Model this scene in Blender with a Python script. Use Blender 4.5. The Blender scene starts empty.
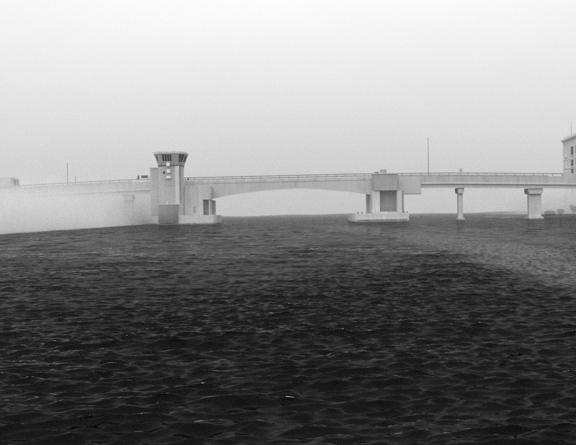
import bpy, bmesh, math, random
import numpy as np
from mathutils import Vector, Matrix

S = bpy.context.scene
COL = S.collection
random.seed(4)
rng = np.random.default_rng(11)

# ------------------------------------------------------------------ camera
CAM_H = 2.9
F = 700.0                      # focal length in photo pixels (photo 576 x 445)
PITCH = math.atan(8.0 / F)     # looks slightly down
ROLL = math.radians(0.8)
cam = bpy.data.cameras.new('camera')
cam.sensor_width = 36.0
cam.lens = 36.0 * F / 576.0
cam.clip_start = 0.1
cam.clip_end = 9000
cam_o = bpy.data.objects.new('camera', cam)
ROT = Matrix.Rotation(math.pi / 2 - PITCH, 4, 'X') @ Matrix.Rotation(-ROLL, 4, 'Z')
cam_o.matrix_world = Matrix.Translation((0, 0, CAM_H)) @ ROT
COL.objects.link(cam_o)
S.camera = cam_o
R3 = ROT.to_3x3()

def P(x, y, Y):
    """photo pixel -> world point on the vertical plane at distance Y"""
    d = R3 @ Vector(((x - 288.0) / F, -(y - 222.5) / F, -1.0))
    k = Y / d.y
    return Vector((d.x * k, Y, CAM_H + d.z * k))

# ------------------------------------------------------------------ world: hazy overcast, monochrome
SUN_EL, SUN_AZ = math.radians(42), math.radians(205)
w = bpy.data.worlds.new('World')
S.world = w
w.use_nodes = True
nt = w.node_tree
nt.nodes.clear()
out = nt.nodes.new('ShaderNodeOutputWorld')
bg = nt.nodes.new('ShaderNodeBackground')
sky = nt.nodes.new('ShaderNodeTexSky')
sky.sky_type = 'NISHITA'
sky.sun_disc = False
sky.sun_elevation = SUN_EL
sky.sun_rotation = SUN_AZ
sky.air_density = 1.0
sky.dust_density = 4.0
bw = nt.nodes.new('ShaderNodeRGBToBW')
tc = nt.nodes.new('ShaderNodeTexCoord')
sep = nt.nodes.new('ShaderNodeSeparateXYZ')
def wm(op, a, b, clamp=False):
    n = nt.nodes.new('ShaderNodeMath'); n.operation = op; n.use_clamp = clamp
    for i, v in enumerate((a, b)):
        if v is None: continue
        if isinstance(v, (int, float)): n.inputs[i].default_value = v
        else: nt.links.new(v, n.inputs[i])
    return n.outputs[0]
nt.links.new(sky.outputs[0], bw.inputs[0])
nt.links.new(tc.outputs['Generated'], sep.inputs[0])
zc = wm('MAXIMUM', sep.outputs['Z'], 0.0)
cie = wm('ADD', wm('MULTIPLY', zc, 0.80), 0.272)     # like the CIE overcast sky: brighter towards the zenith
cn = nt.nodes.new('ShaderNodeTexNoise'); cn.inputs['Scale'].default_value = 2.2; cn.inputs['Detail'].default_value = 5
cmp_ = nt.nodes.new('ShaderNodeMapping'); cmp_.inputs['Scale'].default_value = (1, 1, 2.5)
nt.links.new(tc.outputs['Generated'], cmp_.inputs['Vector']); nt.links.new(cmp_.outputs[0], cn.inputs['Vector'])
cvar = wm('ADD', wm('MULTIPLY', cn.outputs['Fac'], 0.14), 0.93)       # faint cloud unevenness
cloud = wm('MULTIPLY', wm('MULTIPLY', cie, cvar), 19.3)
mixv = wm('ADD', cloud, wm('MULTIPLY', bw.outputs[0], 0.06))
nt.links.new(mixv, bg.inputs['Color'])
bg.inputs['Strength'].default_value = 0.1
nt.links.new(bg.outputs[0], out.inputs['Surface'])

sun = bpy.data.lights.new('sun', 'SUN')
sun.energy = 0.6
sun.angle = math.radians(25)
sun.color = (1, 1, 1)
sun_o = bpy.data.objects.new('sun', sun)
sd = Vector((math.sin(SUN_AZ) * math.cos(SUN_EL), math.cos(SUN_AZ) * math.cos(SUN_EL), math.sin(SUN_EL)))
sun_o.rotation_euler = sd.to_track_quat('Z', 'Y').to_euler()
sun_o.location = (0, 0, 80)
COL.objects.link(sun_o)

S.view_settings.view_transform = 'Standard'
S.view_settings.look = 'None'
S.view_settings.exposure = 0.0
S.view_settings.gamma = 1.0
S.view_settings.use_curve_mapping = False
S.render.engine = 'CYCLES'
S.cycles.max_bounces = 8
S.cycles.diffuse_bounces = 3
S.cycles.glossy_bounces = 3
S.cycles.volume_bounces = 4
S.cycles.use_denoising = False
S.cycles.volume_step_rate = 1.0
S.cycles.volume_max_steps = 256

# ------------------------------------------------------------------ materials
def mat(name, val, rough=0.85, var=0.12, scale=0.35, streak=0.0, bump=0.0, metallic=0.0, spec=0.3):
    m = bpy.data.materials.new(name)
    m.use_nodes = True
    t = m.node_tree
    b = t.nodes['Principled BSDF']
    b.inputs['Roughness'].default_value = rough
    b.inputs['Metallic'].default_value = metallic
    b.inputs['Specular IOR Level'].default_value = spec
    geo = t.nodes.new('ShaderNodeNewGeometry')
    mp = t.nodes.new('ShaderNodeMapping')
    t.links.new(geo.outputs['Position'], mp.inputs['Vector'])
    n1 = t.nodes.new('ShaderNodeTexNoise')
    n1.inputs['Scale'].default_value = scale
    n1.inputs['Detail'].default_value = 6
    n1.inputs['Roughness'].default_value = 0.65
    t.links.new(mp.outputs[0], n1.inputs['Vector'])
    fac = n1.outputs['Fac']
    if streak:
        mp2 = t.nodes.new('ShaderNodeMapping')
        mp2.inputs['Scale'].default_value = (1.1, 1.1, 0.07)
        t.links.new(geo.outputs['Position'], mp2.inputs['Vector'])
        n2 = t.nodes.new('ShaderNodeTexNoise')
        n2.inputs['Scale'].default_value = 1.0
        n2.inputs['Detail'].default_value = 4
        t.links.new(mp2.outputs[0], n2.inputs['Vector'])
        mx = t.nodes.new('ShaderNodeMix')
        mx.data_type = 'FLOAT'
        mx.inputs[0].default_value = streak
        t.links.new(fac, mx.inputs[2]); t.links.new(n2.outputs['Fac'], mx.inputs[3])
        fac = mx.outputs[0]
    cr = t.nodes.new('ShaderNodeValToRGB')
    lo, hi = val * (1 - var * 1.6), min(0.95, val * (1 + var))
    cr.color_ramp.elements[0].position = 0.28
    cr.color_ramp.elements[1].position = 0.72
    cr.color_ramp.elements[0].color = (lo, lo, lo, 1)
    cr.color_ramp.elements[1].color = (hi, hi, hi, 1)
    t.links.new(fac, cr.inputs[0])
    t.links.new(cr.outputs[0], b.inputs['Base Color'])
    if bump:
        n3 = t.nodes.new('ShaderNodeTexNoise'); n3.inputs['Scale'].default_value = 6
        t.links.new(geo.outputs['Position'], n3.inputs['Vector'])
        bp = t.nodes.new('ShaderNodeBump'); bp.inputs['Strength'].default_value = bump
        bp.inputs['Distance'].default_value = 0.05
        t.links.new(n3.outputs['Fac'], bp.inputs['Height'])
        t.links.new(bp.outputs[0], b.inputs['Normal'])
    return m

def tide(m, z0=0.55):
    t = m.node_tree; b = t.nodes['Principled BSDF']
    src = b.inputs['Base Color'].links[0].from_socket
    geo = t.nodes.new('ShaderNodeNewGeometry'); sp = t.nodes.new('ShaderNodeSeparateXYZ')
    t.links.new(geo.outputs['Position'], sp.inputs[0])
    n = t.nodes.new('ShaderNodeTexNoise'); n.inputs['Scale'].default_value = 0.9; n.inputs['Detail'].default_value = 5
    t.links.new(geo.outputs['Position'], n.inputs['Vector'])
    a = t.nodes.new('ShaderNodeMath'); a.operation = 'MULTIPLY_ADD'
    t.links.new(n.outputs['Fac'], a.inputs[0]); a.inputs[1].default_value = -.8; t.links.new(sp.outputs['Z'], a.inputs[2])
    r = t.nodes.new('ShaderNodeMapRange'); t.links.new(a.outputs[0], r.inputs['Value'])
    r.inputs['From Min'].default_value = z0-.62; r.inputs['From Max'].default_value = z0-.3
    r.inputs['To Min'].default_value = 0.75; r.inputs['To Max'].default_value = 0.0
    mx = t.nodes.new('ShaderNodeMix'); mx.data_type = 'RGBA'
    t.links.new(r.outputs[0], mx.inputs[0]); t.links.new(src, mx.inputs[6]); mx.inputs[7].default_value = (.09, .09, .09, 1)
    t.links.new(mx.outputs[2], b.inputs['Base Color'])
M_GIRDER = mat('pale_painted_girder', 0.51, 0.7, 0.10, 0.25, 0.5)
M_CONC = mat('pale_concrete', 0.52, 0.9, 0.18, 0.3, 0.55, 0.3)
M_CONC_L = mat('light_concrete', 0.60, 0.9, 0.13, 0.3, 0.4, 0.3)
tide(M_CONC_L)
M_FASCIA = mat('weathered_fascia_concrete', 0.48, 0.9, 0.16, 0.4, 0.6, 0.3)
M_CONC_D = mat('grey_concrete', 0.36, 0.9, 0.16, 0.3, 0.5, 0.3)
M_DARK = mat('dark_wet_timber', 0.20, 0.9, 0.25, 0.5, 0.7, 0.4)
M_RECESS_SHADE = mat('recess_and_shade_concrete', 0.26, 0.9, 0.2, 0.5, 0.5, 0.3)  # dark recess tone; also carries painted shade on the shaft sides
M_RAIL = mat('grey_rail_metal', 0.20, 0.6, 0.2, 0.6)
M_ROAD = mat('asphalt', 0.06, 0.95, 0.2, 0.8)
M_GLASS = mat('dark_window_glass', 0.006, 0.35, 0.2, 0.6, spec=0.05)
M_WHITE = mat('white_paint', 0.78, 0.6, 0.06, 0.6)
M_TOWER = mat('tower_concrete', 0.40, 0.85, 0.12, 0.35, 0.5, 0.3)
M_TOWER_C = mat('tower_cabin_panel', 0.36, 0.7, 0.12, 0.4, 0.5)
M_METAL_D = mat('dark_metal', 0.05, 0.6, 0.2, 0.8)
M_POLE = mat('galvanised_pole', 0.30, 0.6, 0.1, 0.8)
M_RUBBER = mat('tyre_rubber', 0.03, 0.9, 0.1, 2)
M_STONE = mat('building_stone', 0.58, 0.85, 0.14, 0.3, 0.4, 0.3)
M_STONE_L = mat('building_trim', 0.66, 0.85, 0.08, 0.4)
M_PANE_P = mat('pale_blind_pane', 0.72, 0.5, 0.06, 0.5)
M_SHORE = mat('shore_scrub_ground', 0.07, 1.0, 0.4, 0.06)
M_LEAF = mat('leaf', 0.14, 0.9, 0.35, 0.8)
M_BARK = mat('bark', 0.06, 0.95, 0.3, 2)

# ------------------------------------------------------------------ mesh helpers
def link(o, parent=None, label=None, cat=None, group=None, kind=None):
    COL.objects.link(o)
    if parent is not None: o.parent = parent
    if label: o['label'] = label
    if cat: o['category'] = cat
    if group: o['group'] = group
    if kind: o['kind'] = kind
    return o

def empty(name, loc, label=None, cat=None, group=None):
    o = bpy.data.objects.new(name, None)
    o.location = loc
    o.empty_display_size = 0.5
    link(o, None, label, cat, group)
    return o

class MB:
    def __init__(s): s.v = []; s.f = []
    def add(s, vs, fs):
        n = len(s.v); s.v += [tuple(v) for v in vs]; s.f += [tuple(i + n for i in f) for f in fs]; return s
    def box(s, x0, x1, y0, y1, z0, z1):
        return s.add([(x0,y0,z0),(x1,y0,z0),(x1,y1,z0),(x0,y1,z0),(x0,y0,z1),(x1,y0,z1),(x1,y1,z1),(x0,y1,z1)],
                     [(0,3,2,1),(4,5,6,7),(0,1,5,4),(1,2,6,5),(2,3,7,6),(3,0,4,7)])
    def loft(s, rings, cap=True):
        """rings: lists of points with equal counts"""
        n = len(rings[0]); vs = [p for r in rings for p in r]; fs = []
        for k in range(len(rings) - 1):
            for i in range(n):
                j = (i + 1) % n
                fs.append((k*n+i, k*n+j, (k+1)*n+j, (k+1)*n+i))
        if cap:
            fs.append(tuple(range(n - 1, -1, -1)))
            fs.append(tuple((len(rings)-1)*n + i for i in range(n)))
        return s.add(vs, fs)
    def tube(s, a, b, r0, r1=None, n=8):
        a, b = Vector(a), Vector(b); r1 = r0 if r1 is None else r1
        q = (b - a).to_track_quat('Z', 'Y')
        rings = []
        for c, r in ((a, r0), (b, r1)):
            rings.append([c + q @ Vector((r*math.cos(2*math.pi*i/n), r*math.sin(2*math.pi*i/n), 0)) for i in range(n)])
        return s.loft(rings)
    def ribbon(s, xs, zlo, zhi, y0, y1):
        """prism along X whose lower and upper edges follow zlo(x), zhi(x)"""
        rings = [[(x, y0, zlo(x)), (x, y1, zlo(x)), (x, y1, zhi(x)), (x, y0, zhi(x))] for x in xs]
        return s.loft(rings)
    def mesh(s, name, material, bevel=0.0):
        me = bpy.data.meshes.new(name)
        me.from_pydata(s.v, [], s.f)
        bm = bmesh.new(); bm.from_mesh(me)
        bmesh.ops.recalc_face_normals(bm, faces=bm.faces)
        if bevel:
            ed = [e for e in bm.edges if len(e.link_faces) == 2 and e.calc_face_angle(0) > 0.6]
            bmesh.ops.bevel(bm, geom=ed, offset=bevel, segments=2, affect='EDGES', clamp_overlap=True)
        bm.to_mesh(me); bm.free()
        me.materials.append(material)
        return me
    def obj(s, name, material, parent=None, label=None, cat=None, group=None, kind=None, bevel=0.0):
        o = bpy.data.objects.new(name, s.mesh(name, material, bevel))
        if parent is not None:
            org = Vector(parent.matrix_basis.translation)
            p = parent
            while p.parent is not None:
                p = p.parent; org += Vector(p.matrix_basis.translation)
            o.data.transform(Matrix.Translation(-org))
        return link(o, parent, label, cat, group, kind)

def sm(a, b, x):
    t = np.clip((x - a) / (b - a), 0, 1)
    return t * t * (3 - 2 * t)

# ------------------------------------------------------------------ water
def build_water():
    r = [0.0, 2.0, 3.5, 4.6]
    while r[-1] < 1500:
        x = r[-1]
        fac = 0.22 if x < 110 else 0.4
        r.append(x + max(0.034, min(x * x / (CAM_H * 1244.0) * fac, 40.0)))
    r[-1] = 1500.0
    r = np.array(r[1:])
    dense = np.radians(np.arange(-29, 29.001, 0.095))
    coarse = np.radians(np.arange(33, 329, 3.0))
    a = np.concatenate([dense, coarse])
    nr, na = len(r), len(a)
    RR, AA = np.meshgrid(r, a, indexing='ij')
    X = RR * np.sin(AA); Y = RR * np.cos(AA)
    dr = np.gradient(r)[:, None] * np.ones((1, na))
    da = np.gradient(a); da[na-len(coarse):] = math.radians(3)
    cell = np.maximum(dr, RR * np.abs(da)[None, :])
    # calmer, lighter lane of water (an old wake) coming in from the right-hand pier
    def lane_of(ly, lx, lw, soft=0.35):
        wob = 0.5*np.sin(Y*0.21) + 0.35*np.sin(Y*0.47+1.0) + 0.25*np.sin(X*1.3+Y*0.3)
        d = np.abs(X - np.interp(Y, ly, lx) + wob) / np.interp(Y, ly, lw)
        return (1 - sm(soft, 1.3, d)) * (Y > 0)
    lane = lane_of([10, 32, 36, 46, 59, 73, 106, 135, 200], [10, 13.1, 13.8, 15.3, 16.4, 16.6, 16.5, 13, 9], [2.2, 2.8, 3.2, 4.0, 5.0, 5.6, 6.5, 7.0, 8.0]) * sm(20, 34, Y) * (1 - sm(130, 215, Y))
    lane2 = lane_of([30, 55, 62, 83, 110, 160], [23, 25.2, 25.7, 25, 27, 33], [2, 3.5, 4, 5, 6, 7]) * sm(48, 60, Y) * (1 - sm(120, 160, Y))
    wake = np.maximum(lane, 0.55*lane2)
    lane = wake
    # gusts: patches of stronger and weaker chop
    gust = 1 + 0.28*np.sin(X*0.13+Y*0.045+0.4)*np.sin(Y*0.09-X*0.05+1.1) + 0.15*np.sin(X*0.31-Y*0.21)
    Z = np.zeros_like(X); DX = np.zeros_like(X); DY = np.zeros_like(X)
    lams = np.concatenate([np.exp(rng.uniform(np.log(0.14), np.log(0.36), 50)),
                           np.exp(rng.uniform(np.log(0.36), np.log(1.0), 64)),
                           np.exp(rng.uniform(np.log(1.0), np.log(2.2), 30)),
                           np.exp(rng.uniform(np.log(2.2), np.log(6.5), 22))])
    for lam in lams:
        th = rng.normal(-math.pi/2 + 0.10, 0.31)
        k = 2*math.pi/lam
        if lam < 0.36: amp = 0.0082*lam
        elif lam < 1.0: amp = 0.0100*lam
        elif lam < 2.2: amp = 0.0050*lam**0.8
        else: amp = 0.0105*(lam/2.2)**0.4
        if lam < 2.2: lam *= 0.6; amp *= 0.62; k /= 0.6
        else: amp *= 1.05
        c, s_ = math.cos(th), math.sin(th)
        ph = rng.uniform(0, 6.283)
        arg = k*(c*X + s_*Y) + ph
        damp = sm(1.5, 3.0, lam/cell)
        A = amp*damp*(gust if lam < 3 else 1.0)*(1 - 0.3*lane)
        sn, cs = np.sin(arg), np.cos(arg)
        Z += A*sn
        q = 0.7
        DX += q*A*c*cs; DY += q*A*s_*cs
    V = np.stack([X + DX, Y + DY, Z], -1).reshape(-1, 3)
    V = np.concatenate([V, [[0, 0, 0]]])
    i = np.arange(nr-1)[:, None]; j = np.arange(na)[None, :]; j2 = (j+1) % na
    Q = np.stack([i*na+j, (i+1)*na+j, (i+1)*na+j2, i*na+j2], -1).reshape(-1, 4)
    Tn = np.stack([np.full(na, nr*na), np.arange(na), (np.arange(na)+1) % na], -1)
    me = bpy.data.meshes.new('water')
    me.vertices.add(len(V)); me.vertices.foreach_set('co', V.astype(np.float32).ravel())
    loops = np.concatenate([Q.ravel(), Tn.ravel()]).astype(np.int32)
    me.loops.add(len(loops)); me.loops.foreach_set('vertex_index', loops)
    st = np.concatenate([np.arange(len(Q))*4, len(Q)*4 + np.arange(na)*3]).astype(np.int32)
    me.polygons.add(len(st)); me.polygons.foreach_set('loop_start', st)
    me.polygons.foreach_set('use_smooth', np.ones(len(st), dtype=bool))
    me.update(calc_edges=True)
    if me.polygons[len(me.polygons)//2].normal.z < 0:
        me.flip_normals()
    m = bpy.data.materials.new('dark_river_water')
    m.use_nodes = True
    t = m.node_tree; t.nodes.clear()
    o = t.nodes.new('ShaderNodeOutputMaterial')
    dif = t.nodes.new('ShaderNodeBsdfDiffuse'); dif.inputs['Color'].default_value = (0.004, 0.004, 0.004, 1)
    glo = t.nodes.new('ShaderNodeBsdfGlossy'); glo.inputs['Color'].default_value = (0.33, 0.33, 0.33, 1)
    glo.inputs['Roughness'].default_value = 0.06
    fr = t.nodes.new('ShaderNodeFresnel'); fr.inputs['IOR'].default_value = 1.33
    mx = t.nodes.new('ShaderNodeMixShader')
    geo = t.nodes.new('ShaderNodeNewGeometry')
    def noise(sx, sy, sc, det):
        mp = t.nodes.new('ShaderNodeMapping'); mp.inputs['Scale'].default_value = (sx, sy, 1)
        n = t.nodes.new('ShaderNodeTexNoise'); n.inputs['Scale'].default_value = sc; n.inputs['Detail'].default_value = det
        t.links.new(geo.outputs['Position'], mp.inputs['Vector']); t.links.new(mp.outputs[0], n.inputs['Vector'])
        return n.outputs['Fac']
    def vm(op, a, b):
        n = t.nodes.new('ShaderNodeVectorMath'); n.operation = op
        for q, v in enumerate((a, b)):
            if v is None: continue
            if isinstance(v, tuple): n.inputs[q].default_value = v
            elif op == 'SCALE' and q == 1: t.links.new(v, n.inputs['Scale'])
            else: t.links.new(v, n.inputs[q])
        return n.outputs[0]
    def vnoise(sx, sy, sc, det, ro):
        mp = t.nodes.new('ShaderNodeMapping'); mp.inputs['Scale'].default_value = (sx, sy, 1)
        n = t.nodes.new('ShaderNodeTexNoise'); n.inputs['Scale'].default_value = sc
        n.inputs['Detail'].default_value = det; n.inputs['Roughness'].default_value = ro
        t.links.new(geo.outputs['Position'], mp.inputs['Vector']); t.links.new(mp.outputs[0], n.inputs['Vector'])
        return vm('SUBTRACT', n.outputs['Color'], (.5, .5, .5))
    at = t.nodes.new('ShaderNodeAttribute'); at.attribute_name = 'chop'
    tilt = vm('ADD', vm('MULTIPLY', vnoise(.7, 1.25, 8.0, 5, .65), (.36, .50, 0)),
                     vm('MULTIPLY', vnoise(.6, .8, .40, 5, .72), (.55, 1.35, 0)))
    gp = noise(.9, .24, .5, 6)
    gm = t.nodes.new('ShaderNodeMapRange'); t.links.new(gp, gm.inputs['Value'])
    gm.inputs['From Min'].default_value = .33; gm.inputs['From Max'].default_value = .67
    gm.inputs['To Min'].default_value = .12; gm.inputs['To Max'].default_value = 2.1
    gx = t.nodes.new('ShaderNodeMath'); gx.operation = 'MULTIPLY'
    t.links.new(gm.outputs[0], gx.inputs[0]); t.links.new(at.outputs['Fac'], gx.inputs[1])
    tilt = vm('SCALE', tilt, gx.outputs[0])
    nrm = vm('NORMALIZE', vm('ADD', geo.outputs['Normal'], tilt), None)
    for n in (dif, glo, fr): t.links.new(nrm, n.inputs['Normal'])
    pw = t.nodes.new('ShaderNodeMath'); pw.operation = 'POWER'; pw.inputs[1].default_value = 1.33
    t.links.new(fr.outputs[0], pw.inputs[0]); t.links.new(pw.outputs[0], mx.inputs[0]); t.links.new(dif.outputs[0], mx.inputs[1]); t.links.new(glo.outputs[0], mx.inputs[2])
    t.links.new(mx.outputs[0], o.inputs['Surface'])
    ch = me.attributes.new('chop', 'FLOAT', 'POINT')
    ch.data.foreach_set('value', np.append((gust*(1-.35*lane)*(0.30+0.70*sm(0.05, 0.45, cell)+0.7*sm(0.5, 2.5, cell))).ravel(), 1.0).astype(np.float32))
    wk = me.attributes.new('wake', 'FLOAT', 'POINT')
    wk.data.foreach_set('value', np.append(wake.ravel(), 0.0).astype(np.float32))
    # aerated, bubbly water in the wake
    aw = t.nodes.new('ShaderNodeAttribute'); aw.attribute_name = 'wake'
    fo = t.nodes.new('ShaderNodeMapRange'); t.links.new(noise(.9, .9, 3.6, 6), fo.inputs['Value'])
    fo.inputs['From Min'].default_value = .42; fo.inputs['From Max'].default_value = .62
    fo.inputs['To Min'].default_value = .15; fo.inputs['To Max'].default_value = 1.0
    fm = t.nodes.new('ShaderNodeMath'); fm.operation = 'MULTIPLY'
    t.links.new(aw.outputs['Fac'], fm.inputs[0]); t.links.new(fo.outputs[0], fm.inputs[1])
    fc = t.nodes.new('ShaderNodeMix'); fc.data_type = 'RGBA'
    t.links.new(fm.outputs[0], fc.inputs[0])
    fc.inputs[6].default_value = (.002, .002, .002, 1); fc.inputs[7].default_value = (.11, .11, .11, 1)
    t.links.new(fc.outputs[2], dif.inputs['Color'])
    me.materials.append(m)
    ob = bpy.data.objects.new('water', me)
    link(ob, kind='structure')
build_water()

# ------------------------------------------------------------------ far shore behind the bridge
def far_shore():
    n = 90; vs = []; fs = []
    a0, a1 = math.radians(-40), math.radians(40)
    for i in range(n + 1):
        a = a0 + (a1 - a0)*i/n
        r0 = 900 + 50*math.sin(a*9) + 18*math.sin(a*37+1)
        h = 1.7 + 0.8*math.sin(a*23) + 0.5*math.sin(a*61+2) + random.uniform(-.2, .2)
        for (rr, z) in ((r0, -0.6), (r0+4, h*0.7), (r0+30, h), (r0+260, h+0.6), (r0+300, -0.6)):
            vs.append((rr*math.sin(a), rr*math.cos(a), z))
    for i in range(n):
        for k in range(4):
            fs.append((i*5+k, (i+1)*5+k, (i+1)*5+k+1, i*5+k+1))
    MB().add(vs, fs).obj('far_shore', M_SHORE, kind='structure')
far_shore()

# low bank at the right, just behind the bridge, with bushes
BANK_Y = 262.0
def bank():
    xs = np.linspace(94, 260, 60); vs = []; fs = []
    for i, x in enumerate(xs):
        t = min(1, (x-94)/14.0)
        y0 = BANK_Y + 1.2*math.sin(x*0.31) + (1-t)*9
        h = (0.3 + 0.9*t) + 0.18*math.sin(x*0.9)
        for (dy, z) in ((0, -0.6), (1.0, h*0.55), (3, h), (80, h+0.1), (90, -0.6)):
            vs.append((x, y0+dy, z if i else -0.6))
    for i in range(len(xs)-1):
        for k in range(4):
            fs.append((i*5+k, (i+1)*5+k, (i+1)*5+k+1, i*5+k+1))
    MB().add(vs, fs).obj('river_bank', M_SHORE, kind='structure')
bank()

def bush(px, base_y, wpx, hpx, label, seed, name='bush', Y=BANK_Y+20):
    rnd = random.Random(seed)
    b = P(px, base_y, Y); sc = Y/F
    W, H = wpx*sc/2, hpx*sc
    z0 = 0.95
    e = empty(name, (b.x, Y, z0), label, 'bush', 'bushes on the far right bank')
    st = MB()
    for k in range(5):
        an = rnd.uniform(0, 6.28); l = rnd.uniform(.4, .75)
        st.tube((b.x, Y, z0-.2), (b.x+math.cos(an)*W*l*.7, Y+math.sin(an)*W*.5*l, z0+H*l), 0.1, 0.03, 6)
    st.obj('stem', M_BARK, e)
    lf = MB()
    lobes = [(rnd.uniform(-.65, .65)*W, rnd.uniform(-.5, .5)*W, H*rnd.uniform(.3, .72), rnd.uniform(.3, .5)*min(W, H)) for _ in range(9)]
    for _ in range(1400):
        lx, ly, lz, lr = rnd.choice(lobes)
        d = Vector((rnd.gauss(0, 1), rnd.gauss(0, 1), rnd.gauss(0, 1))).normalized()*lr*rnd.uniform(.55, 1.12)
        c = Vector((b.x+lx, Y+ly, z0+max(.05, lz))) + d
        if c.z < z0: c.z = z0 + .1
        q = Matrix.Rotation(rnd.uniform(0, 6.28), 3, 'Z') @ Matrix.Rotation(rnd.uniform(-1.2, 1.2), 3, 'X')
        s = rnd.uniform(.10, .22)
        lf.add([c + q @ Vector(v)*s for v in ((-1, -.5, 0), (.3, -.8, .2), (1, .4, 0), (-.3, .8, -.2))], [(0, 1, 2, 3)])
    lf.obj('crown', M_LEAF, e)
bush(549.5, 217, 13, 5.0, 'low rounded bush leftmost on the right bank, beside the broad column', 1)
bush(560.5, 217, 10, 7.0, 'bush between the low and the tall one on the right bank', 2)
bush(573.5, 216, 11, 12, 'tall dark bush at the right edge of the picture under the bridge', 3)

# ------------------------------------------------------------------ bridge
YN, YF = 245.0, 259.0           # near and far fascia
TOWER_Y = 238.0
FOOT_Y = 232.5
RAILPX = [(-90, 191.0), (-40, 188.4), (18, 185.4), (68, 182.7), (122, 179.8), (190, 177.5), (290, 175.2), (350, 173.8), (450, 172.6), (564, 173.4), (660, 175.5)]
_r = [P(x, y, YN) for x, y in RAILPX]
RX, RZ = [p.x for p in _r], [p.z for p in _r]
def rail_z(x): return float(np.interp(x, RX, RZ))
def bx(px): return P(px, 200, YN).x          # photo column -> X on the fascia plane
def zs(px, y): return P(px, y, YN).z

X_L, X_R = bx(-60), bx(640)
XA0 = bx(178)                     # left approach ends, left leaf begins
XMID = bx(296)
XA1 = bx(398)                     # right leaf ends, right approach begins
XAB = bx(563)                     # solid parapet of the abutment
ROAD = 1.55
def road_z(x): return rail_z(x) - ROAD

bridge = empty('bascule_bridge', (0, YN + 7, 0), 'long pale bascule bridge crossing the river on concrete piers', 'bridge')

def samples(x0, x1, step=4.0):
    n = max(2, int(abs(x1-x0)/step)); return [x0 + (x1-x0)*i/n for i in range(n+1)]

def approach(x0, x1, label):
    xs = samples(x0, x1)
    dk = MB().ribbon(xs, lambda x: road_z(x)-0.45, lambda x: road_z(x)-0.02, YN+.35, YF-.35).obj('approach_deck', M_CONC, bridge, label=label)
    MB().ribbon(xs, lambda x: road_z(x)-0.018, lambda x: road_z(x)+0.04, YN+1.6, YF-1.6).obj('roadway', M_ROAD, dk)
    for y0, y1, oy in ((YN, YN+.34, YN-.16), (YF-.34, YF, YF-.26)):
        MB().ribbon(xs, lambda x: rail_z(x)-3.35, lambda x: rail_z(x)-1.18, y0, y1).obj('parapet', M_FASCIA, dk)
        MB().ribbon(xs, lambda x: rail_z(x)-1.175, lambda x: rail_z(x)-1.02, y0-.06, y1+.06).obj('parapet_coping', M_CONC_L, dk)
        MB().ribbon(xs, lambda x: rail_z(x)-3.9, lambda x: rail_z(x)-3.36, oy, oy+.42).obj('ledge', M_CONC_L, dk)
    for k in range(4):
        yc = YN + .55 + k*(YF-YN-1.1)/3
        MB().ribbon(xs, lambda x: rail_z(x)-5.25+(.0, .5, .8, 1.1)[k], lambda x: rail_z(x)-2.01, yc-.22, yc+.22).obj('girder', M_GIRDER, dk)
    return dk

approach(X_L, XA0-.05, 'left approach span half veiled by mist')
approach(XA1+.05, XAB, 'right approach span')

# arched bascule leaves
SOFF = [(205, 200.5), (213, 198.2), (225, 195.6), (237, 193.4), (259, 190.5), (280, 188.8), (300, 187.9), (315, 188.3), (330, 189.3), (350, 191.4), (368, 193.8), (380, 195.5)]
_s = [P(x, y, YN) for x, y in SOFF]
SX, SZ = [p.x for p in _s], [p.z for p in _s]
def soffit(x): return float(np.interp(x, SX, SZ))
def leaf(x0, x1, label):
    xs = samples(x0, x1, 2.0)
    lf = MB().ribbon(xs, lambda x: road_z(x)-0.45, lambda x: road_z(x)-0.02, YN+.35, YF-.35).obj('bascule_leaf', M_CONC, bridge, label=label)
    MB().ribbon(xs, lambda x: road_z(x)-0.018, lambda x: road_z(x)+0.04, YN+1.6, YF-1.6).obj('roadway', M_ROAD, lf)
    for y0, y1 in ((YN, YN+.34), (YF-.34, YF)):
        MB().ribbon(xs, lambda x: rail_z(x)-2.2, lambda x: rail_z(x)-1.2, y0-.02, y1+.02).obj('curb_fascia', M_CONC, lf)
    for y0 in (YN+.1, YN+4.6, YF-5.1, YF-.6):
        up = 0.0 if y0 < YN+1 else (.75 if y0 < YN+6 else 1.3)
        MB().ribbon(xs, lambda x: min(soffit(x)+up, rail_z(x)-2.6), lambda x: rail_z(x)-2.21, y0, y0+.45).obj('arched_girder', M_GIRDER, lf)
        # bottom flange
        if up == 0: MB().ribbon(xs, lambda x: soffit(x)-.16, lambda x: soffit(x)-.003, y0-.03, y0+.48).obj('bottom_flange', M_GIRDER, lf)
    # cross frames between the girders
    nx = int((x1-x0)/7)
    for i in range(1, nx):
        xx = x0 + (x1-x0)*i/nx
        MB().box(xx-.1, xx+.1, YN+.56, YF-.61, min(soffit(xx)+1.3, road_z(xx)-.9), road_z(xx)-.46).obj('cross_frame', M_GIRDER, lf)
leaf(XA0, XMID-.06, 'left half of the arched lifting span')
leaf(XMID+.06, XA1, 'right half of the arched lifting span')

# railings
def railing(y, xa, xb, label):
    xs = samples(xa, xb, 3.0)
    rl = MB().ribbon(xs, lambda x: rail_z(x)-.22, lambda x: rail_z(x)+.04, y-.09, y+.09).obj('railing', M_RAIL, bridge, label=label)
    MB().ribbon(xs, lambda x: rail_z(x)-.60, lambda x: rail_z(x)-.55, y-.03, y+.03).obj('mid_rail', M_RAIL, rl)
    pm = MB().box(-.07, .07, -.07, .07, -1.02, -.16).mesh('railing_post', M_RAIL)
    n = int((xb-xa)/3.3)
    org = Vector((0, YN+7, 0))
    for i in range(n+1):
        x = xa + .2 + (xb-xa-.4)*i/n
        o = bpy.data.objects.new('railing_post', pm)
        o.location = Vector((x, y, rail_z(x))) - org
        link(o, rl)
railing(YN+.17, X_L, XAB, 'near railing of grey metal')
railing(YF-.17, X_L, XAB, 'far railing of grey metal')

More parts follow.
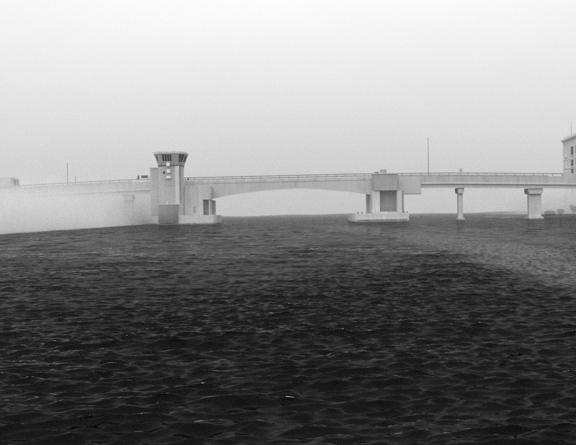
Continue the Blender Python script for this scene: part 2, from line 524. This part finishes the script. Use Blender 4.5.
# solid abutment parapet at the right end
xs = samples(XAB+.01, X_R)
ab = MB().ribbon(xs, lambda x: rail_z(x)-3.35, lambda x: rail_z(x)+.12, YN-.03, YN+.5).obj('abutment_parapet', M_CONC, bridge, label='solid pale parapet at right end')
MB().ribbon(xs, lambda x: rail_z(x)-3.9, lambda x: rail_z(x)-3.36, YN-.16, YN+.3).obj('ledge', M_CONC_L, ab)
MB().ribbon(xs, lambda x: road_z(x)-.45, lambda x: road_z(x)-.02, YN+.52, YF).obj('deck_slab', M_CONC, ab)
for k in range(4):
    yc = YN + .75 + k*(YF-YN-1.1)/3
    MB().ribbon(xs, lambda x: rail_z(x)-5.25+(.0, .5, .8, 1.1)[k], lambda x: rail_z(x)-2.01, yc-.42, yc+.02).obj('girder', M_GIRDER, ab)

def pbox(mb, x0, x1, ytop, ybot, Y0, Y1):
    """box whose front face fills photo columns x0..x1 and rows ytop..ybot at distance Y0"""
    xm = (x0+x1)/2
    return mb.box(P(x0, ytop, Y0).x, P(x1, ytop, Y0).x, Y0, Y1, P(xm, ybot, Y0).z, P(xm, ytop, Y0).z)

# ---- right bascule pier
def right_pier():
    Yf = FOOT_Y
    xa, xb = P(355.5, 215, Yf).x, P(409, 215, Yf).x
    zt = P(380, 213.3, Yf).z
    pier = MB().box(xa, xb, Yf, YF+1.5, -3, zt).obj('bascule_pier', M_CONC_L, bridge, label='right pier on a broad pale footing', bevel=.12)
    Ys = YN - 5.5
    zb = zt + .003
    MB().box(xa+.6, xb-.6, Yf-.25, Yf-.003, .75, 1.15).obj('fender_wale', M_CONC, pier)
    # shaft: two legs with a deep dark recess between them
    def X(px): return P(px, 200, Ys).x
    ztop = P(385, 190.5, Ys).z
    MB().box(X(372.5), X(380), Ys, YF+1, zb, ztop).obj('shaft', M_CONC, pier, bevel=.08)
    MB().box(X(397), X(402), Ys, YF+1, zb, ztop).obj('shaft', M_CONC, pier, bevel=.08)
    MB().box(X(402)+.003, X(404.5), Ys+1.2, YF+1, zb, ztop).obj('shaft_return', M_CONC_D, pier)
    MB().box(X(380)+.003, X(397)-.003, Ys+2.2, Ys+3.2, zb, ztop).obj('recess_wall', M_RECESS_SHADE, pier)
    MB().box(X(380)-.05, X(397)+.05, Ys-.03, Ys+.28, zb, P(388, 211.6, Ys).z).obj('recess_sill', M_CONC, pier)
    # machinery house above, flush with the deck
    MB().box(X(374), X(398), Ys-.4, YN-.17, ztop+.003, P(386, 174.2, Ys).z).obj('machinery_house', M_CONC_D, pier, bevel=.06)
    MB().box(X(374)-.2, X(398)+.2, Ys-.6, YN-.18, P(386, 174.2, Ys).z+.003, P(386, 173.3, Ys).z).obj('house_coping', M_CONC, pier)
    # step of the leaf behind the pier
    a = MB().box(P(398.2, 180, YN-.6).x, P(421, 180, YN-.6).x, YN-.6, YN-.17, P(410, 193, YN-.6).z, P(410, 178.2, YN-.6).z).obj('counterweight_arm', M_GIRDER, pier)
    MB().box(P(398.2, 180, YN-.6).x, P(421, 180, YN-.6).x, YN-.75, YN+1.5, P(410, 194.3, YN-.6).z, P(410, 193, YN-.6).z-.003).obj('arm_flange', M_CONC_D, a)
    # bollards on the footing
    for px in (358, 362, 404, 407):
        c = P(px, 213, Yf+.8)
        MB().tube((c.x, Yf+.8, zt), (c.x, Yf+.8, zt+.55), .14, .17, 8).obj('bollard', M_METAL_D, pier)
    return zt
right_pier()

# ---- left bascule pier
def left_pier():
    Yf = FOOT_Y
    xa, xb = P(157.3, 218, Yf).x, P(213.2, 218, Yf).x
    zt = P(198, 215.3, Yf).z
    pier = MB().box(xa, xb, Yf, YF+1.5, -3, zt).obj('bascule_pier', M_CONC_L, bridge, label='left pier under the control tower', bevel=.12)
    zb = zt + .003
    Ys = YN - 5.5
    def X(px): return P(px, 200, Ys).x
    ztop = P(195, 186, Ys).z
    MB().box(X(178.5), X(203), Ys, YF+1, zb, ztop).obj('shaft', M_CONC, pier, bevel=.08)
    MB().box(X(203)+.003, X(208.6), Ys+2.2, Ys+3.2, zb, P(207, 199.6, Ys).z).obj('recess_wall', M_RECESS_SHADE, pier)  # dark wall: shade of the shaft's right side put into its colour
    MB().box(X(208.6)+.003, X(209.6), Ys+.4, YF+1, zb, P(207, 199.6, Ys).z).obj('shaft', M_CONC, pier)
    MB().box(X(203)+.003, X(210.4), Ys+.1, YN-.2, P(207, 199.6, Ys).z+.003, P(207, 185.5, Ys).z).obj('machinery_house', M_CONC, pier, bevel=.06)
    MB().box(X(185), X(187.2), Ys-.25, Ys-.003, zb, ztop).obj('pilaster', M_CONC_L, pier)
    MB().box(X(193), X(196), Ys-.02, Ys+.1, P(194, 213, Ys).z, P(194, 206.5, Ys).z).obj('pier_door', M_CONC_D, pier)
    # dark timber fender wall in front, left
    Y0 = Yf - .55
    fx0, fx1 = P(158.3, 210, Y0).x, P(178, 210, Y0).x
    ft, fb = P(168, 204.4, Y0).z, P(168, 222.6, Y0).z
    fw = MB().box(fx0+.2, fx1-.2, Y0+.2, Yf+3.2, zb, ft-.25).obj('fender_wall', M_DARK, pier, label='dark timber fender wall')
    n = 16
    pm = None
    for i in range(n):
        x0 = fx0 + (fx1-fx0)*i/n; x1 = fx0 + (fx1-fx0)*(i+1)/n
        MB().box(x0+.015, x1-.015, Y0+random.uniform(-.03, .03), Y0+.19, fb-random.uniform(0, .15), ft-.22+random.uniform(-.06, .05)).obj('timber', M_DARK, fw)
    MB().box(fx0-.1, fx1+.1, Y0-.1, Yf+3.3, ft-.12, ft+.05).obj('cap_beam', M_CONC, fw)
    for px, hh, m in ((163.2, 2.4, M_CONC_D), (167.2, 3.2, M_WHITE), (171, 2.6, M_CONC), (174.6, 2.8, M_CONC)):
        c = P(px, 204, Y0+1.0)
        MB().tube((c.x, Y0+1.0, ft+.05), (c.x, Y0+1.0, ft+.05+hh*Y0/F), .16, .16, 10).obj('fender_post', m, fw)
left_pier()

# ---- columns of the approaches
def column(px, wpx, cap_w, Yc, label, rear=True):
    X0 = P(px-wpx/2, 200, Yc-.8).x; X1 = P(px+wpx/2, 200, Yc-.8).x
    xc = (X0+X1)/2
    zt = rail_z(xc) - 5.27
    c = MB().box(X0, X1, Yc-.8, Yc+.8, 0.9, zt-1.35).obj('column', M_CONC, bridge, label=label, bevel=.1)
    hw = cap_w/2*Yc/F
    MB().loft([[(X0-.02, y, zt-1.9), (X1+.02, y, zt-1.9), (xc+hw, y, zt-1.1), (xc+hw, y, zt), (xc-hw, y, zt), (xc-hw, y, zt-1.1)] for y in (YN+.8, YN+5.2)]).obj('pier_cap', M_CONC, c)
    fwid = max(.35, .25*(X1-X0))
    MB().box(X0-.35, X1+.35, Yc-2.0, Yc+2.4, -3, 0.9).obj('column_footing', M_CONC_L, c, bevel=.08)
column(460.6, 4.6, 6.2, YN+2.4, 'slim column right of the right pier')
column(535.0, 12.5, 14.5, YN+2.4, 'broad column near the right bank', False)
column(128, 9, 9.6, YN+2.4, 'column veiled by mist left of the tower')
column(50, 9, 9.6, YN+2.4, 'column deep in the mist')

# ---- small boxes on the parapet
def deck_box(px0, px1, y_top, Y, name, label, cat, m):
    a, b = P(px0, y_top, Y), P(px1, y_top, Y)
    xc = (a.x+b.x)/2
    zb = P(386, 173.3, YN-5.5).z + .003 if Y < YN else road_z(xc)
    e = empty(name, (xc, Y, zb), label, cat)
    zt = P((px0+px1)/2, y_top, Y).z
    MB().box(a.x, b.x, Y-.5, Y+.5, zb, zt-.12).obj('cabinet', m, e, bevel=.05)
    MB().box(a.x-.12, b.x+.12, Y-.62, Y+.62, zt-.117, zt).obj('cover', m, e)
    MB().box(a.x+.15, (a.x+b.x)/2-.02, Y-.53, Y-.503, zb+.1, zt-.25).obj('door_leaf', M_CONC_D, e)
deck_box(380.2, 386.2, 169.8, YN-4.0, 'control_cabinet', 'taller grey cabinet standing on top of the right bridge pier', 'cabinet', M_CONC_D)
deck_box(374.6, 378.4, 172.0, YN-4.0, 'control_cabinet', 'low dark cabinet at left end of the right pier top', 'cabinet', M_RAIL)

# ------------------------------------------------------------------ control tower
def octa(xc, yc, hw, hd, ch, z):
    return [(xc-hw+ch, yc-hd, z), (xc+hw-ch, yc-hd, z), (xc+hw, yc-hd+ch, z), (xc+hw, yc+hd-ch, z),
            (xc+hw-ch, yc+hd, z), (xc-hw+ch, yc+hd, z), (xc-hw, yc+hd-ch, z), (xc-hw, yc-hd+ch, z)]
def tower():
    Yc = TOWER_Y
    HD = 3.9
    Yfr = Yc - HD
    k = Yc / F
    xc = P(171.3, 170, Yc).x
    zf = P(198, 215.3, FOOT_Y).z + .003        # stands on the pier footing
    def Z(y): return P(171, y, Yc).z
    t = empty('control_tower', (xc, Yc, zf), 'pale bridge control tower with flared windowed cabin on top of its shaft', 'tower')
    hw = 11.3*k; ch = 2.9*k
    MB().loft([octa(xc, Yc, hw, HD, ch, z) for z in (zf, Z(166.3))]).obj('shaft', M_TOWER, t)
    # pale pilaster strip and recessed panel on the front
    MB().box(P(175.2, 180, Yfr).x, P(179.2, 180, Yfr).x, Yfr-.12, Yfr-.003, zf, Z(166.6)).obj('front_pilaster', M_CONC_L, t)
    MB().box(P(165.3, 180, Yfr).x, P(174.6, 180, Yfr).x, Yfr-.05, Yfr-.003, Z(186), Z(167.2)).obj('front_panel', M_CONC_D, t)
    # dark strip: shade of the right-hand chamfer put into its colour
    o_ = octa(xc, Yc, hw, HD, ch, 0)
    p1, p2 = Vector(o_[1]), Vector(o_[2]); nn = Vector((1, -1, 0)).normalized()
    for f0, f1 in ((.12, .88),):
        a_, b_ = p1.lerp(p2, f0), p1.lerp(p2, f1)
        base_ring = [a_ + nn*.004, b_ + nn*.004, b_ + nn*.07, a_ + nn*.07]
        MB().loft([[q + Vector((0, 0, z)) for q in base_ring] for z in (Z(203), Z(167.4))]).obj('chamfer_shade_strip', M_RECESS_SHADE, t)
    # flared cabin
    z0, z1 = Z(166.3)+.003, Z(155.0)
    hw1, hd1, ch1 = 15.4*k, HD+4.1*k, 5.9*k
    cab = MB().loft([octa(xc, Yc, hw, HD, ch, z0), octa(xc, Yc, hw1, hd1, ch1, z1)]).obj('cabin', M_TOWER_C, t)
    MB().loft([octa(xc, Yc, hw1+.2, hd1+.2, ch1, z1+.003), octa(xc, Yc, hw1+.2, hd1+.2, ch1, Z(153.0))]).obj('roof', M_CONC, cab)
    MB().loft([octa(xc, Yc, hw1-.9, hd1-.9, ch1, Z(153.0)+.003), octa(xc, Yc, hw1-1.0, hd1-1.0, ch1, Z(152.2))]).obj('roof_upstand', M_CONC, cab)
    MB().loft([octa(xc, Yc, hw+.12, HD+.12, ch, Z(166.9)), octa(xc, Yc, hw+.2, HD+.2, ch, Z(166.0))]).obj('cabin_shadow_band', M_METAL_D, cab)  # dark band: shadow beneath the flared cabin painted as colour
    # panes: quads proud of each sloped face
    def ring(f): return [Vector(a).lerp(Vector(b), f) for a, b in zip(octa(xc, Yc, hw, HD, ch, z0), octa(xc, Yc, hw1, hd1, ch1, z1))]
    def pane(face, u0, u1, f0, f1, m=M_GLASS, name='window_pane', d=.05):
        lo, hi = ring(f0), ring(f1)
        a, b = face, (face+1) % 8
        q = [lo[a].lerp(lo[b], u0), lo[a].lerp(lo[b], u1), hi[a].lerp(hi[b], u1), hi[a].lerp(hi[b], u0)]
        nrm = (q[1]-q[0]).cross(q[3]-q[0]).normalized()
        c = sum((Vector(o) for o in ring(.5)), Vector())/8
        if nrm.dot((q[0]+q[2])/2 - c) < 0: nrm = -nrm
        MB().loft([[p + nrm*.004 for p in q], [p + nrm*d for p in q]]).obj(name, m, cab)
    # face 0 is the front, 1 the right-hand chamfer
    ed = [0.14, 0.275, 0.41, 0.535, 0.66]
    for i in range(4): pane(0, ed[i]+.012, ed[i+1]-.012, .36, .93)
    for u in ed: pane(0, u-.010, u+.010, .34, .95, M_TOWER, 'mullion', .12)
    pane(0, .13, .67, .30, .345, M_CONC_L, 'window_sill', .16)
    for i in range(2): pane(1, .10+.41*i, .49+.41*i, .30, .95)
    for u in (.08, .495, .92): pane(1, u-.014, u+.014, .28, .97, M_TOWER, 'mullion', .12)
    for i in range(3): pane(2, .12+.26*i, .35+.26*i, .36, .93)
    pane(7, .36, .60, .40, .90)
    for i in range(3): pane(6, .12+.26*i, .35+.26*i, .36, .93)
    # white lamp housings down the front, with a small dark window beside
    for (x0, x1, y0, y1, dd) in ((166.3, 169.6, 163.6, 167.2, 1.0), (166.6, 170.2, 170.2, 173.6, .7), (166.0, 170.4, 176.8, 179.2, .9)):
        MB().box(P(x0, 170, Yfr-dd).x, P(x1, 170, Yfr-dd).x, Yfr-dd, Yfr-.052, Z(y1), Z(y0)).obj('lamp_housing', M_WHITE, t, bevel=.08)
    MB().box(P(163, 170, Yfr).x, P(164.8, 170, Yfr).x, Yfr-.06, Yfr-.003, Z(174.6), Z(172)).obj('small_window', M_GLASS, t)
    # stair block at the left
    Ya = Yc - 1.5
    xa, xb = P(150.3, 180, Ya).x, xc - hw - .01
    an = MB().box(xa, xb, Ya, Ya+6, zf, P(155, 168.4, Ya).z).obj('stair_block', M_TOWER, t, bevel=.05)
    MB().box(xa-.15, xb-.02, Ya-.15, Ya+6.1, P(155, 168.4, Ya).z+.003, P(155, 167.5, Ya).z).obj('coping', M_CONC, an)
    MB().box(P(153, 180, Ya).x, P(154.2, 180, Ya).x, Ya-.03, Ya+.03, P(153, 189, Ya).z, P(153, 175, Ya).z).obj('slit_window', M_CONC_D, an)
    # thin mast on the roof
    xm = P(160.5, 152, Yc).x
    return t, zf
tw, TZF = tower()

# small dark lanterns either side of the tower
def lantern(px, py, Y, xwall, label):
    c = P(px, py, Y)
    e = empty('navigation_lantern', (xwall, Y, c.z - .25), label, 'lantern', 'dark navigation lanterns on the tower')
    s = 1 if c.x > xwall else -1
    MB().tube((xwall - s*.15, Y, c.z-.33), (c.x, Y, c.z-.33), .06, .06, 6).obj('bracket', M_METAL_D, e)
    MB().tube((c.x, Y, c.z-.36), (c.x, Y, c.z+.3), .26, .26, 10).obj('lens', M_METAL_D, e)
    MB().tube((c.x, Y, c.z+.302), (c.x, Y, c.z+.5), .32, .08, 10).obj('hood', M_METAL_D, e)
k_ = TOWER_Y/F
xc_ = P(171.3, 170, TOWER_Y).x
lantern(188.2, 179.2, TOWER_Y, xc_ + 11.3*k_, 'small dark lantern on a bracket right of the tower shaft, at railing height')
lantern(154.6, 202.6, TOWER_Y+1.0, P(158.5, 200, TOWER_Y+1).x+.6, 'small dark lantern low on the left side of the tower above the fender')

# ------------------------------------------------------------------ masts and posts on the deck
def mast(px, ytop, Y, r0, r1, label, arm=0.0, name='lamp_mast'):
    x = P(px, ytop, Y).x
    zb = road_z(x)
    zt = P(px, ytop, Y).z
    e = empty(name, (x, Y, zb), label, 'mast')
    MB().tube((x, Y, zb), (x, Y, zb+.5), r0*2.0, r0*1.7, 10).obj('base', M_CONC, e)
    MB().tube((x, Y, zb+.5), (x, Y, zt), r0, r1, 10).obj('pole', M_POLE, e)
    if arm:
        MB().tube((x, Y, zt-.1), (x, Y+abs(arm), zt+.15), r1*.8, r1*.7, 8).obj('arm', M_POLE, e)
        MB().box(x-.16, x+.16, Y+abs(arm)-.1, Y+abs(arm)+.7, zt+.08, zt+.24).obj('lamp_head', M_POLE, e)
mast(428, 137.5, YN+.9, .17, .09, 'tall slim mast rising from the deck right of the right pier')
mast(67.3, 163, YN+.9, .19, .11, 'grey pole on the left approach above the mist')
mast(75.5, 176, YN+.9, .15, .12, 'short post beside the pole on the left approach')
# small sign on the railing
def rail_sign():
    px, Y = 460.8, YN+.9
    x = P(px, 170, Y).x; zb = road_z(x); zt = P(px, 168.6, Y).z
    e = empty('deck_lamp', (x, Y, zb), 'small box lamp on a short post above the slim column', 'lamp')
    MB().tube((x, Y, zb), (x, Y, zt-1.0), .1, .1, 8).obj('post', M_POLE, e)
    MB().box(x-.55, x+.55, Y-.25, Y+.25, zt-1.0, zt).obj('lamp_box', M_FASCIA, e, bevel=.08)
rail_sign()

# ------------------------------------------------------------------ vehicles on the left approach
def wheel(e, x, y, z, r, wd=.24):
    MB().tube((x, y, z), (x, y+wd, z), r, r, 18).obj('wheel', M_RUBBER, e)
    MB().tube((x, y-.02, z), (x, y-.002, z), r*.55, r*.55, 14).obj('wheel_rim', M_POLE, e)
def van():
    Y = YN + 3.0
    a, b = P(132.8, 176, Y).x, P(149.3, 176, Y).x
    xc = (a+b)/2; zr = road_z(xc)+.04
    zt = P(142, 174.6, Y).z
    h = zt - zr
    W = 2.0
    e = empty('van', (xc, Y+W/2, zr), 'white van with dark windows driving on the bridge left of the tower', 'van')
    prof = [(a, .42), (a, 1.25), (a+.25, 1.42), (a+1.05, 1.5), (a+1.9, h-.12), (a+2.3, h), (b-.25, h), (b-.05, h-.25), (b, .45)]
    slope = 0.02
    rings = []
    for y, ins in ((Y, .0), (Y+.12, .0), (Y+W-.12, .0), (Y+W, .0)):
        rings.append([(x, y, zr+z) for x, z in prof])
    MB().loft(rings).obj('body', M_WHITE, e, bevel=.06)
    d = .012
    def pane(pts, name):
        MB().loft([[(x, Y-d-.02, zr+z) for x, z in pts], [(x, Y-.003, zr+z) for x, z in pts]]).obj(name, M_GLASS, e)
    pane([(a+1.25, 1.6), (a+2.35, 1.5), (a+2.3, h-.16), (a+2.0, h-.12)], 'cab_window')
    pane([(a+2.95, h-1.25), (b-.45, h-1.25), (b-.45, h-.3), (a+2.95, h-.3)], 'side_window')
    MB().loft([[(a+1.02, y, zr+1.52), (a+1.88, y, zr+h-.14), (a+1.86, y, zr+h-.10), (a+1.0, y, zr+1.56)] for y in (Y+.2, Y+W-.2)]).obj('windscreen', M_GLASS, e)
    MB().box(a-.1, a-.003, Y+.05, Y+W-.05, zr+.4, zr+.65).obj('bumper', M_METAL_D, e)
    MB().box(a-.03, a+.002, Y+.12, Y+.42, zr+.85, zr+1.1).obj('headlight', M_PANE_P, e)
    MB().box(a-.03, a+.002, Y+W-.42, Y+W-.12, zr+.85, zr+1.1).obj('headlight', M_PANE_P, e)
    for x in (a+.95, b-1.0):
        for y in (Y-.03, Y+W-.21): wheel(e, x, y, zr+.36, .36)
van()
def truck():
    Y = YN + 3.0
    xr = P(17.3, 180, Y).x; xl = xr - 9.0
    zr = road_z(xr-4) + .04
    zt = P(8, 177.0, Y).z
    h = zt - zr; W = 2.4
    e = empty('box_truck', (xr-4.5, Y+W/2, zr), 'pale box truck on the left approach, cut off by the picture edge', 'truck')
    MB().box(xl, xr-2.1, Y, Y+W, zr+1.0, zt).obj('cargo_box', M_GIRDER, e, bevel=.25)
    prof = [(xr-2.0, .6), (xr, .6), (xr, 1.7), (xr-.35, h-.9), (xr-.7, h-.35), (xr-2.0, h-.25)]
    MB().loft([[(x, y, zr+z) for x, z in prof] for y in (Y+.05, Y+W-.05)]).obj('cab', M_CONC_D, e, bevel=.06)
    MB().loft([[(xr-1.4, y, zr+1.8), (xr-.25, y, zr+1.8), (xr-.5, y, zr+h-1.0), (xr-1.4, y, zr+h-1.0)] for y in (Y+.01, Y+.047)]).obj('cab_window', M_GLASS, e)
    MB().loft([[(xr+.03, y, zr+1.75), (xr-.3, y, zr+h-.95), (xr-.32, y, zr+h-.98), (xr+.005, y, zr+1.75)] for y in (Y+.25, Y+W-.25)]).obj('windscreen', M_GLASS, e)
    MB().box(xl+.2, xr-.1, Y+.3, Y+W-.3, zr+.5, zr+.59).obj('chassis', M_METAL_D, e)
    for x in (xr-1.1, xl+1.6, xl+2.8):
        for y in (Y-.02, Y+W-.22): wheel(e, x, y, zr+.46, .46)
truck()

# ------------------------------------------------------------------ building at the right edge
def building():
    A = P(563.2, 150, 338.0)                     # far left corner of the visible face
    B = P(579.5, 150, 309.0)
    ax = Vector((B.x-A.x, B.y-A.y, 0)); L0 = ax.length; ax.normalize()
    nx = Vector((ax.y, -ax.x, 0))
    if nx.dot(Vector((-A.x, -A.y, 0))) < 0: nx = -nx      # faces the camera
    L = L0 + 0.0
    D = 22.0
    zt = P(563.2, 141.4, 338.0).z
    org = Vector((A.x, A.y, 0))
    e = empty('waterfront_building', (A.x, A.y, 1.0), 'tall pale building with dark windows and overhanging cornice at right edge', 'building')
    def blk(u0, u1, d0, d1, z0, z1, name, m, parent=None, bevel=0):
        """u along the face, d outward from the face"""
        pts = []
        for z in (z0, z1):
            pts.append([org + ax*u + nx*d + Vector((0, 0, z)) for u, d in ((u0, d0), (u1, d0), (u1, d1), (u0, d1))])
        return MB().loft(pts).obj(name, m, parent or e, bevel=bevel)
    wl = blk(0, L, -D, 0, 1.0, zt, 'wall', M_STONE)
    blk(-.9, L+.9, -D-.9, .9, zt+.003, zt+.55, 'cornice', M_STONE_L)
    blk(-.45, L+.45, -D-.45, .45, zt-.6, zt-.003, 'cornice_frieze', M_STONE_L)
    r = blk(.3, L-.3, -D+.3, -.3, zt+.553, zt+1.7, 'roof_parapet', M_STONE)
    # storey bands
    def zrow(y): return P(573, y, 319.0).z
    for y in (157.5, 167.0, 175.5):
        blk(-.12, L+.12, -D-.12, .14, zrow(y)-.2, zrow(y)+.15, 'storey_band', M_STONE_L)
    # window columns along the face
    def ufor(px):                                # photo column -> distance along the face
        lo, hi = 0.0, L
        for _ in range(40):
            m_ = (lo+hi)/2; p = org + ax*m_
            x = 288 + F*(p.x)/(p.y)
            if x < px: lo = m_
            else: hi = m_
        return lo
    rows = [(146.0, 154.5), (159.3, 165.6), (168.5, 173.2), (177, 184), (188, 195)]
    for px0, px1, g in ((566.2, 567.6, M_PANE_P), (571.8, 574.3, M_GLASS), (576.6, 578.4, M_GLASS)):
        u0, u1 = ufor(px0), ufor(px1)
        for (ya, yb) in rows:
            za, zb_ = zrow(yb), zrow(ya)
            wn = blk(u0-.18, u1+.18, .004, .12, za-.22, zb_+.2, 'window', M_STONE_L)
            blk(u0, u1, .123, .15, za, zb_, 'pane', g, wn)
            blk(u0, u1, .152, .19, (za+zb_)/2-.06, (za+zb_)/2+.06, 'glazing_bar', M_CONC_D, wn)
            blk(u0-.4, u1+.4, .004, .35, za-.45, za-.223, 'sill', M_STONE_L, wn)
    # corner quoin strips
    blk(-.15, 1.3, -.5, .1, 1.0, zt-.61, 'corner_pilaster', M_STONE_L)
    # roof aerial
    c = org + ax*ufor(569.6) + nx*(-1.2)
    MB().tube((c.x, c.y, zt+1.7), (c.x, c.y, P(569.6, 121, c.y).z), .14, .07, 8).obj('roof_aerial', M_POLE, e)
building()

# ------------------------------------------------------------------ mist bank on the water at the left
def volume_nodes(m):
    m.use_nodes = True
    t = m.node_tree; t.nodes.clear()
    o = t.nodes.new('ShaderNodeOutputMaterial')
    return t, o
def mist():
    m = bpy.data.materials.new('mist_volume')
    t, o = volume_nodes(m)
    pv = t.nodes.new('ShaderNodeVolumePrincipled')
    pv.inputs['Color'].default_value = (.80, .80, .80, 1)
    pv.inputs['Anisotropy'].default_value = 0.0
    geo = t.nodes.new('ShaderNodeNewGeometry')
    sp = t.nodes.new('ShaderNodeSeparateXYZ'); t.links.new(geo.outputs['Position'], sp.inputs[0])
    def mt(op, a, b=None, c=None, clamp=False):
        n = t.nodes.new('ShaderNodeMath'); n.operation = op; n.use_clamp = clamp
        for i, v in enumerate((a, b, c)):
            if v is None: continue
            if isinstance(v, (int, float)): n.inputs[i].default_value = v
            else: t.links.new(v, n.inputs[i])
        return n.outputs[0]
    def rng_(v, a, b):
        n = t.nodes.new('ShaderNodeMapRange'); n.interpolation_type = 'SMOOTHSTEP'
        t.links.new(v, n.inputs['Value']); n.inputs['From Min'].default_value = a; n.inputs['From Max'].default_value = b
        return n.outputs[0]
    mp = t.nodes.new('ShaderNodeMapping'); mp.inputs['Scale'].default_value = (1.25, .6, .75)
    t.links.new(geo.outputs['Position'], mp.inputs['Vector'])
    nz = t.nodes.new('ShaderNodeTexNoise'); nz.inputs['Scale'].default_value = 0.17; nz.inputs['Detail'].default_value = 5
    t.links.new(mp.outputs[0], nz.inputs['Vector'])
    nf = mt('SUBTRACT', nz.outputs['Fac'], 0.5)
    X, Yv, Zv = sp.outputs
    zn = mt('ADD', Zv, mt('MULTIPLY', nf, -16.0))
    # right-hand border of the bank, wandering with the noise more the higher it is
    xb = mt('ADD', X, mt('MULTIPLY', nf, mt('MULTIPLY_ADD', Zv, 1.6, 7.0)))
    edge = rng_(xb, -48.5, -52.5)
    low = mt('MULTIPLY', mt('POWER', 2.718, mt('MULTIPLY', Zv, -1/2.6)), 0.16)
    body = mt('MULTIPLY', mt('MULTIPLY', rng_(zn, 11.5, 6.0), mt('MAXIMUM', mt('MULTIPLY_ADD', nf, 8.0, 1.0), 0.03)), 0.020)
    dens = mt('MULTIPLY', mt('ADD', low, body), edge)
    # thin wisps drifting round the foot of the tower
    wx = mt('MULTIPLY', rng_(X, -30.0, -42.0), rng_(zn, 20.0, 8.0))
    wy = mt('MULTIPLY', rng_(Yv, 205.0, 222.0), rng_(Zv, 1.0, 5.0))
    dens = mt('ADD', dens, mt('MULTIPLY', mt('MULTIPLY', wx, wy), 0.02))
    t.links.new(dens, pv.inputs['Density'])
    t.links.new(pv.outputs[0], o.inputs['Volume'])
    MB().box(-185, -28, 120, 330, 0.06, 24).obj('mist_bank', m, label='pale mist bank lying on the water in front of the left approach', cat='mist', kind='stuff')
    # thinner mist lying along the right bank, behind the bridge
    m2 = bpy.data.materials.new('bank_mist_volume')
    t2, o2 = volume_nodes(m2)
    p2 = t2.nodes.new('ShaderNodeVolumePrincipled')
    p2.inputs['Color'].default_value = (.80, .80, .80, 1)
    g2 = t2.nodes.new('ShaderNodeNewGeometry'); s2 = t2.nodes.new('ShaderNodeSeparateXYZ')
    t2.links.new(g2.outputs['Position'], s2.inputs[0])
    n2 = t2.nodes.new('ShaderNodeTexNoise'); n2.inputs['Scale'].default_value = 0.09; n2.inputs['Detail'].default_value = 3
    t2.links.new(g2.outputs['Position'], n2.inputs['Vector'])
    def mr(v, a, b, lo, hi):
        n = t2.nodes.new('ShaderNodeMapRange'); n.interpolation_type = 'SMOOTHSTEP'
        t2.links.new(v, n.inputs['Value'])
        for q, w_ in zip(('From Min', 'From Max', 'To Min', 'To Max'), (a, b, lo, hi)): n.inputs[q].default_value = w_
        return n.outputs[0]
    def mul(a, b):
        n = t2.nodes.new('ShaderNodeMath'); n.operation = 'MULTIPLY'; t2.links.new(a, n.inputs[0]); t2.links.new(b, n.inputs[1]); return n.outputs[0]
    d2 = mul(mul(mr(s2.outputs['Z'], 17, 8, 0, .065), mr(n2.outputs['Fac'], .3, .6, .35, 1.0)), mr(s2.outputs['X'], 80, 112, 0, 1))
    t2.links.new(d2, p2.inputs['Density']); t2.links.new(p2.outputs[0], o2.inputs['Volume'])
    MB().box(78, 230, 264, 306, 1.6, 18).obj('mist_bank', m2, label='thin mist along the right bank behind the bridge', cat='mist', kind='stuff')
mist()

# ------------------------------------------------------------------ haze over the whole river
def haze():
    m = bpy.data.materials.new('haze_air')
    t, o = volume_nodes(m)
    pv = t.nodes.new('ShaderNodeVolumePrincipled')
    pv.inputs['Color'].default_value = (.80, .80, .80, 1)
    pv.inputs['Density'].default_value = 0.00042
    pv.inputs['Anisotropy'].default_value = 0.0
    t.links.new(pv.outputs[0], o.inputs['Volume'])
    MB().box(-1620, 1620, -1620, 1620, -4.5, 52).obj('haze', m, label='pale haze over the whole river', cat='haze', kind='stuff')
haze()
